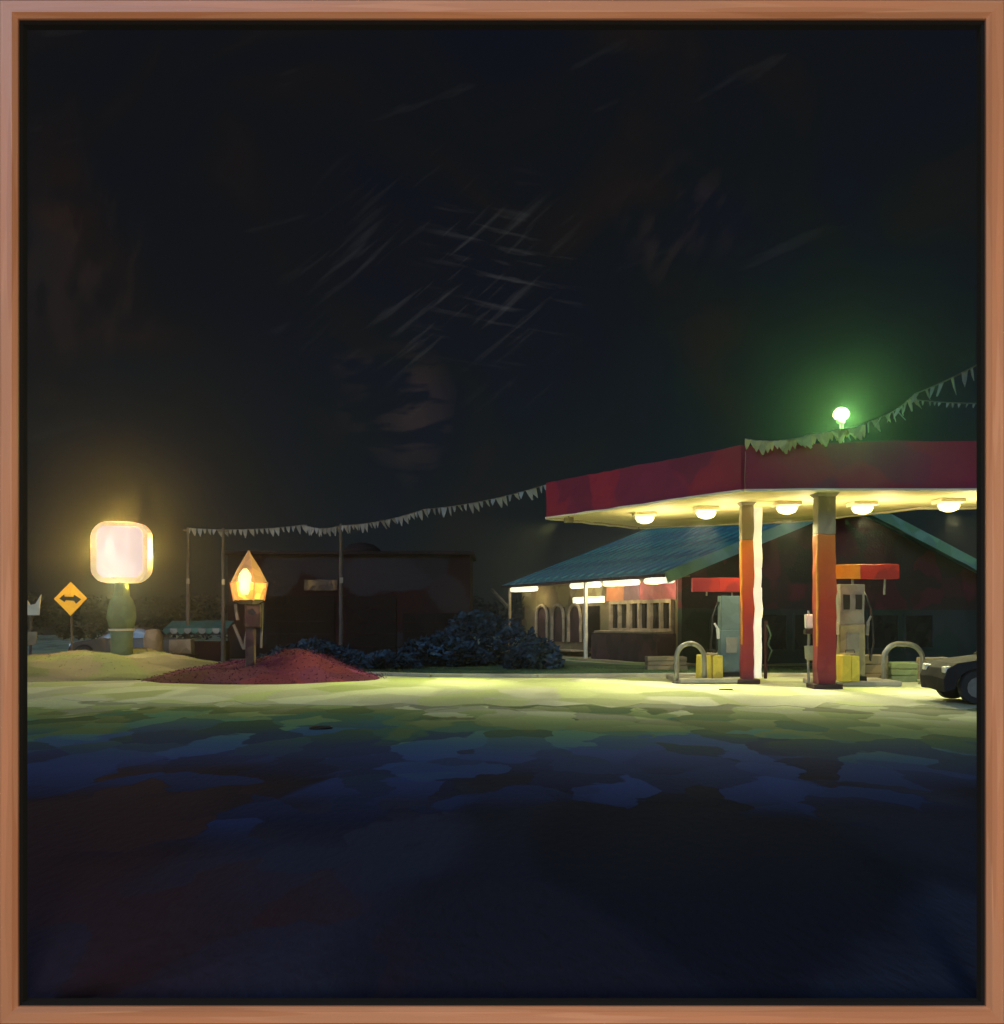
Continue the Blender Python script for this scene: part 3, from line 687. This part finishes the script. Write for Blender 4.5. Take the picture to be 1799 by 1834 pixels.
MB().bar((-.42, -.02, zz_(1118)), (-.12, -.02, zz_(1163)), .07).build('brace', 'postpale', ln_)
MB().bar((-.02, -.02, zz_(1120)), (-.12, -.02, zz_(1163)), .07).build('brace', 'postpale', ln_)
MB().bar((.36, 0, zz_(1080)), (.33, 0, zz_(1160)), .05).build('side_rod', 'postpale', ln_)
MB().bar((-.36, 0, zz_(1082)), (-.30, 0, zz_(1110)), .08).build('side_rod', 'postpale', ln_)
light('lantern_light', 'POINT', (lp.x - .02, 28.2, lz + zz_(1050)), 26, (1, .52, .14), size=.15)

# ------------------------------------------------------------------ diamond sign
dp = at(127, 36, 1072); ds = thing('road_sign', 'small yellow diamond road sign with a black double arrow left of the lit sign', 'road sign', (dp.x, 36, 0))
r_ = .56
MB().plate([(0, dp.z - r_ * 1.04), (r_ * .97, dp.z), (0, dp.z + r_), (-r_, dp.z)], -.015, .015).build('plate', 'signyellow', ds, bevel=.01)
ar = [(-.37, 0), (-.22, .13), (-.20, .06), (.10, .05), (.12, .12), (.36, -.03), (.18, -.17), (.12, -.08), (-.16, -.05), (-.2, -.11)]
MB().plate([(x, z + dp.z) for x, z in ar][::-1], -.030, -.018).build('double_arrow', 'black', ds)
MB().tube([(0, .05, 0), (0, .05, dp.z + .3)], .04).build('post', 'pole', ds)

# pale two pointed board and dark block at the left edge
p = at(58, 33, 1085)
t_ = thing('pale_board', 'pale two pointed board on a post at the far left edge', 'notice board', (p.x, 33, 0))
MB().plate([(-.28, p.z - .28), (.22, p.z - .3), (.28, p.z + .36), (.1, p.z + .08), (-.05, p.z + .02), (-.18, p.z + .22), (-.3, p.z + .3)][::1], -.02, .02).build('board', 'trim_cream', t_)
MB().plate([(-.25, p.z - 1.25), (.1, p.z - 1.2), (.14, p.z - .8), (-.25, p.z - .8)], -.03, .03).build('lower_board', 'tan', t_)
MB().tube([(-.08, .04, .2), (-.08, .04, p.z)], .045).build('post', 'pole', t_)

# ------------------------------------------------------------------ cars
def car(label, loc, rz, body, length=4.2, h=1.42, headlamp=None):
    c = thing('parked_car', label, 'car', loc, rz); hl = length / 2
    prof = [(-hl, .24), (-hl - .02, .50), (-hl + .06, .68), (-hl + .24, .79), (-hl + .55, .85), (-hl + 1.05, .92), (-hl + 1.65, h - .04), (-hl + 2.1, h), (hl - 1.2, h - .03), (hl - .55, .95), (hl - .08, .85), (hl, .5), (hl - .03, .30)]
    arches = []
    for cx_ in (hl - .8, -hl + .60):
        for k in range(0, 9):
            a = math.pi * k / 8; arches.append((cx_ + .40 * math.cos(a), .30 + .38 * math.sin(a)))
    poly = [(x, z) for x, z in prof] + arches
    n = len(poly); b = MB(); vs = []
    for yy in (-.82, -.74, .74, .82):
        for x, z in poly: 
            k = 1 if abs(yy) < .8 else 1; inw = (.20 * max(0, z - .9) / .5); s = 1 if yy > 0 else -1
            vs.append((x, yy - s * inw, z))
    fs = [tuple(range(n)), tuple(3 * n + k for k in range(n))[::-1]]
    for j in range(3):
        for k in range(n): fs.append((j * n + k, (j + 1) * n + k, (j + 1) * n + (k + 1) % n, j * n + (k + 1) % n))
    b.addm(vs, fs); b.build('body', body, c, bevel=.02)
    for s in (-1, 1):
        for x0, x1, x2, x3 in ((-hl + 1.2, -hl + 1.72, -hl + 2.05, -hl + 2.05), (-hl + 2.13, -hl + 2.13, hl - 1.25, hl - .85)):
            b = MB(); y = s * .815; yt = s * .715
            q = [(x0, y, .94), (x3, y, .94), (x2, yt, h - .10), (x1, yt, h - .10)]
            b.addm(q + [(x, yy + s * .02, z) for x, yy, z in q], [(0, 1, 2, 3), (4, 5, 6, 7), (0, 1, 5, 4), (1, 2, 6, 5), (2, 3, 7, 6), (3, 0, 4, 7)])
            b.build('side_window', 'glassdark', c)
        for cx_ in (hl - .8, -hl + .60):
            w_ = MB().lathe([(.31, -.1), (.33, -.05), (.33, .05), (.31, .1)], 22).build('wheel', 'rubber', c, smooth=False)
            w_.matrix_local = Matrix.Translation((cx_, s * .74, .33)) @ Matrix.Rotation(R(90), 4, 'X')
            r = MB().lathe([(.19, -.108), (.20, .108)], 14).build('rim', 'steel', w_)
        b = MB().box((-hl + .10, s * .62, .66), (.16, .28, .14)).build('headlight', headlamp or 'white', c, bevel=.03)
        MB().box((hl - .03, s * .66, .74), (.08, .24, .14)).build('tail_light', 'red', c, bevel=.02)
    b = MB(); q = [(-hl + 1.02, -.68, .93), (-hl + 1.02, .68, .93), (-hl + 1.62, .60, h - .06), (-hl + 1.62, -.60, h - .06)]
    b.addm(q + [(x - .02, y, z + .02) for x, y, z in q], [(0, 1, 2, 3), (4, 5, 6, 7), (0, 1, 5, 4), (1, 2, 6, 5), (2, 3, 7, 6), (3, 0, 4, 7)]); b.build('windscreen', 'glassdark', c)
    return c
p = at(228, 41); car('dark car parked behind the pedestal of the lit sign', (p.x, 41, .006), R(4), 'cardark', 3.9, 1.35, 'bluelamp')
p = at(1696, 20.6); car('dark grey car cut off by the right edge, showing nose and front wheel', (p.x + 2.02, 20.9, .006), R(-6), 'carlight', 4.2, 1.35)

# ------------------------------------------------------------------ stall with scalloped awning
a, c = at(300, 42, 1118), at(412, 42, 1118); wd = c.x - a.x
st = thing('awning_stall', 'low stall with a teal scalloped awning between sign and lantern', 'stall', ((a.x + c.x) / 2, 42, 0))
zt_ = a.z
b = MB(); b.addm([(-wd / 2, -.5, zt_ - .22), (wd / 2, -.5, zt_ - .22), (wd / 2, .6, zt_ + .1), (-wd / 2, .6, zt_ + .1), (-wd / 2, -.5, zt_ - .18), (wd / 2, -.5, zt_ - .18), (wd / 2, .6, zt_ + .14), (-wd / 2, .6, zt_ + .14)],
    [(3, 2, 1, 0), (4, 5, 6, 7), (0, 1, 5, 4), (1, 2, 6, 5), (2, 3, 7, 6), (3, 0, 4, 7)]); b.build('awning', 'teal', st)
for k in range(9):
    x = -wd / 2 + wd * (k + .5) / 9; r = wd / 18
    MB().plate([(x - r, zt_ - .16), (x - r, zt_ - .24)] + [(x - r * math.cos(math.pi * j / 6), zt_ - .24 - r * math.sin(math.pi * j / 6)) for j in range(1, 6)] + [(x + r, zt_ - .24), (x + r, zt_ - .16)], -.54, -.51).build('scallop', 'pennant' if k % 2 else 'teal', st)
for s in (-1, 1):
    MB().bar((s * (wd / 2 - .1), -.4, 0), (s * (wd / 2 - .1), -.4, zt_ - .2), .06).build('leg', 'pole', st)
MB().box((0, .2, .4), (wd * .9, .6, .8)).build('counter', 'farwall', st)
p = at(326, 40); o = MB().box((0, 0, .28), (.84, .5, .56)).build('cool_box', 'postpale', bevel=.04); o.location = (p.x, 40, .35)
tag(o, 'pale grey green box in front of the teal awning stall', 'box')
p = at(326, 40); o = MB().box((0, 0, .17), (1.1, .6, .34)).build('pallet_stack', 'farwall', bevel=.01); o.location = (p.x, 40, .006)
tag(o, 'dark stack under the pale box by the teal stall', 'stack')
p = at(275, 38.5); o = MB().lathe([(.28, 0), (.34, .25), (.34, .85), (.26, 1.1), (.1, 1.16)], 14).build('barrel', 'postpale', smooth=True); o.location = (p.x, 38.5, .15)
tag(o, 'grey rounded barrel just right of the lit sign pedestal', 'barrel')

# ------------------------------------------------------------------ far low building
x0, x1 = at(408, 45).x, at(842, 45).x; H_ = at(0, 45, 993).z
wb = thing('workshop', 'long dark flat roofed building behind the lantern', 'building', ((x0 + x1) / 2, 45, 0))
W2 = (x1 - x0) / 2
MB().box((0, 2.5, H_ / 2), (W2 * 2, 5, H_)).build('wall', 'farwall', wb)
MB().box((0, 2.45, H_ + .06), (W2 * 2 + .3, 5.3, .14)).build('roof', 'farroof', wb)
for px0, px1, py in ((478, 600, 1068), (622, 710, 1068), (722, 822, 1098)):
    a, c = at(px0, 45, py), at(px1, 45, py); cx_ = (a.x + c.x) / 2 - (x0 + x1) / 2
    d = MB().box((cx_, -.02, a.z / 2), (c.x - a.x, .08, a.z)).build('garage_door', 'fardoor', wb)
    for k in range(1, 5): MB().box((cx_, -.07, a.z * k / 5), (c.x - a.x - .1, .03, .04)).build('door_rib', 'farwall', d)
f = MB().box(((at(575, 45).x) - (x0 + x1) / 2, -.02, at(0, 45, 1048).z), (1.5, .06, .55)).build('window', 'farwall', wb)
MB().box(((at(575, 45).x) - (x0 + x1) / 2, -.055, at(0, 45, 1048).z), (1.38, .02, .45)).build('pane', 'farglass', f)
MB().lathe([(.85, H_ + .13), (.8, H_ + .3), (.55, H_ + .5), (.2, H_ + .6)], 16, (at(640, 45).x - (x0 + x1) / 2, 1.5)).build('roof_vent', 'farroof', wb, smooth=True)

# ------------------------------------------------------------------ poles
def upole(px, D, pyt, label):
    p = at(px, D, pyt); t_ = thing('utility_pole', label, 'pole', (p.x, D, 0), 0, 'thin poles')
    MB().tube([(0, 0, 0), (0, 0, p.z)], [.09, .055], 8).build('pole', 'pole', t_)
    MB().bar((-.2, 0, p.z - .1), (.2, 0, p.z - .1), .05).build('crosspiece', 'pole', t_)
    MB().box((.02, -.07, p.z * .6), (.12, .06, .2)).build('junction_box', 'steel', t_)
upole(400, 41, 946, 'thin dark pole between the lit sign and the lantern')
upole(611, 39, 938, 'taller thin dark pole in front of the flat roofed building')
upole(337, 42, 945, 'thin pole at the left end of the pennant string')

# ------------------------------------------------------------------ shrubs and trees
def leafy(b, c, r, n, leaf, flat=.0):
    for _ in range(n):
        d = Vector((random.gauss(0, 1), random.gauss(0, 1), random.gauss(0, 1))).normalized()
        rr = random.uniform(.55, 1) ** .6
        q = Vector((c[0] + d.x * r[0] * rr, c[1] + d.y * r[1] * rr, c[2] + d.z * r[2] * rr))
        if q.z < .03: q.z = random.uniform(.03, .3)
        a = Vector((random.gauss(0, 1), random.gauss(0, 1), random.gauss(0, .6))).normalized() * leaf * random.uniform(.6, 1.3)
        e2 = a.cross(Vector((random.gauss(0, 1), random.gauss(0, 1), random.gauss(0, 1)))).normalized() * leaf * .45
        b.addm([q - a, q + e2, q + a, q - e2], [(0, 1, 2, 3)])
def shrub(px, D, wpx, py_top, label, m='blueleaf', n=2600, grp='dark shrubs', skew=0):
    p = at(px, D); top = at(px, D, py_top).z; hw = wpx * D / F / 2
    t_ = thing('shrub', label, 'shrub', (p.x, D, 0), 0, grp)
    b = MB()
    for k in range(7):
        f = (k - 3) / 3.2; hh = top * (1 - .55 * abs(f - skew) ** 1.6) * random.uniform(.85, 1.02)
        leafy(b, (f * hw * .8, random.uniform(-.5, .5), hh * .5), (hw * .36, .9, hh * .5), n // 7, .13)
    b.build('foliage', m, t_)
    b = MB()
    for k in range(6):
        a = random.uniform(0, 6.28); b.tube([(0, 0, 0), (math.cos(a) * hw * .3, math.sin(a) * .3, top * .35), (math.cos(a) * hw * .5, math.sin(a) * .6, top * .7)], [.05, .03, .015], 5)
    b.build('stem', 'bark', t_)
shrub(870, 38.0, 240, 1082, 'tallest blue black shrub beside the lit porch', skew=0)
shrub(955, 34.5, 100, 1138, 'low dark shrub in front of the porch corner', n=1800)
shrub(790, 36.0, 170, 1125, 'broad dark blue shrub in the middle of the shrub row', n=2400)
shrub(690, 34.5, 120, 1160, 'low dark shrub behind the right end of the crimson bed', n=1600)
shrub(560, 37.5, 180, 1140, 'dark shrub right behind the crimson mound', n=2000)
# far line of trees: one mass
b = MB()
for k in range(60):
    x = -75 + k * 2.9 + random.uniform(-1, 1); h = random.uniform(3.0, 5.2)
    leafy(b, (x, 92 + random.uniform(-4, 4), h * .5), (3.2, 2.5, h * .55), 480, .26)
o = stuff(b.build('far_woodland', 'nightleaf')); tag(o, 'black line of woods far behind the station', 'woods')

for px, py, rr, lab in ((1300, 1236, .16, 'small dark drain cover on the pale forecourt left of the slimmer column'), (575, 1305, .17, 'dark round cover in the shadowy ground below the crimson bed')):
    D = EYE * F / (py - HY)
    o = MB().lathe([(rr, 0), (rr, .016), (rr * .86, .018), (rr * .84, .012), (rr * .1, .014)], 18).build('drain_cover', 'black'); o.location = ((px - CX) * D / F, D, .004)
    tag(o, lab, 'drain cover', 'drain covers')

# ------------------------------------------------------------------ nothing here is straight: hand-made irregularity
import bmesh
from mathutils import noise as mn
bpy.context.view_layer.update()
users = {}
for o in bpy.data.objects:
    if o.type == 'MESH': users[o.data.name] = users.get(o.data.name, 0) + 1
for o in bpy.data.objects:
    if o.type != 'MESH' or users[o.data.name] > 1 or o.get('kind') or o.name.split('.')[0] in ('foliage', 'roof_panel', 'pennant', 'cord', 'stem', 'ridge_cap'): continue
    bm = bmesh.new(); bm.from_mesh(o.data)
    for _ in range(4):
        es = [e_ for e_ in bm.edges if e_.calc_length() > .34]
        if not es or len(bm.verts) > 1500: break
        bmesh.ops.subdivide_edges(bm, edges=es, cuts=1, use_grid_fill=True)
    mw = o.matrix_world; amp = .030 if o.name.startswith(('cream_side', 'shaft')) else .020
    for v in bm.verts:
        p = mw @ v.co
        v.co += (mn.noise_vector(p * 2.3) * amp + mn.noise_vector(p * 6.1 + Vector((9, 2, 5))) * amp * .5)
    bmesh.ops.triangulate(bm, faces=[f_ for f_ in bm.faces if len(f_.verts) > 4])
    bm.to_mesh(o.data); bm.free()

# ------------------------------------------------------------------ wooden frame round the view
fr = thing('picture_frame', 'slim reddish brown wooden frame with a black inner gap round the whole view', 'picture frame', (0, FRAME_D, 0))
S = FRAME_D / F
X0, X1, Z0, Z1 = (-4 - CX) * S, (1803 - CX) * S, EYE - (1838 - HY) * S, EYE - (-4 - HY) * S
Wd = 32 * S; DP = .10
def rail(name, p, q, inward, wd, prof, m):
    # mitred moulding from p to q in x,z ; prof = list of (w, depth) with w measured inwards
    p, q, inn = Vector(p), Vector(q), Vector(inward); d = (q - p).normalized(); Lr = (q - p).length
    n = len(prof); vs = []
    for w_, y in prof: vs.append((w_, w_, y))
    for w_, y in prof: vs.append((Lr - w_, w_, y))
    fs = [tuple(range(n)), tuple(range(n, 2 * n))[::-1]] + [(i, n + i, n + (i + 1) % n, (i + 1) % n) for i in range(n)]
    o = MB().addm([(a, b_, c_) for a, b_, c_ in vs], fs).build(name, m, fr)
    # local X = along the rail, local Y = inwards, local Z = towards the far side
    zax = Vector((0, 1, 0)); xa = Vector((d.x, 0, d.y)); ya = Vector((inn.x, 0, inn.y))
    mm = Matrix(((xa.x, ya.x, zax.x, p.x), (xa.y, ya.y, zax.y, 0), (xa.z, ya.z, zax.z, p.y), (0, 0, 0, 1)))
    o.matrix_local = mm
    return o
wprof = [(0, .085), (0, .012), (.010, 0), (Wd * .78, 0), (Wd, .018), (Wd, .085)]
lprof = [(Wd + .0005, .085), (Wd + .0005, .03), (36 * S, .045), (36 * S, .085)]
for p, q, i_ in (((X0, Z1), (X1, Z1), (0, -1)), ((X1, Z1), (X1, Z0), (-1, 0)), ((X1, Z0), (X0, Z0), (0, 1)), ((X0, Z0), (X0, Z1), (1, 0))):
    rail('rail', p, q, i_, Wd, wprof, 'wood')
    rail('black_rebate', p, q, i_, Wd, lprof, 'lipblack')

# ------------------------------------------------------------------ haze
hz = MB().box((0, 45, 3.6), (200, 130, 9.2)).build('haze', 'wire'); stuff(hz); tag(hz, 'thin night haze hanging over the whole station', 'haze')
hm = bpy.data.materials.new('haze'); hm.use_nodes = True; n = hm.node_tree.nodes; n.remove(n['Principled BSDF'])
pv = n.new('ShaderNodeVolumePrincipled'); pv.inputs['Density'].default_value = .0018; pv.inputs['Anisotropy'].default_value = .93
pv.inputs['Color'].default_value = (.9, .9, .9, 1)
hm.node_tree.links.new(pv.outputs[0], n['Material Output'].inputs['Volume'])
hz.data.materials.clear(); hz.data.materials.append(hm)
scn.cycles.volume_bounces = 0
scn.cycles.max_bounces = 6
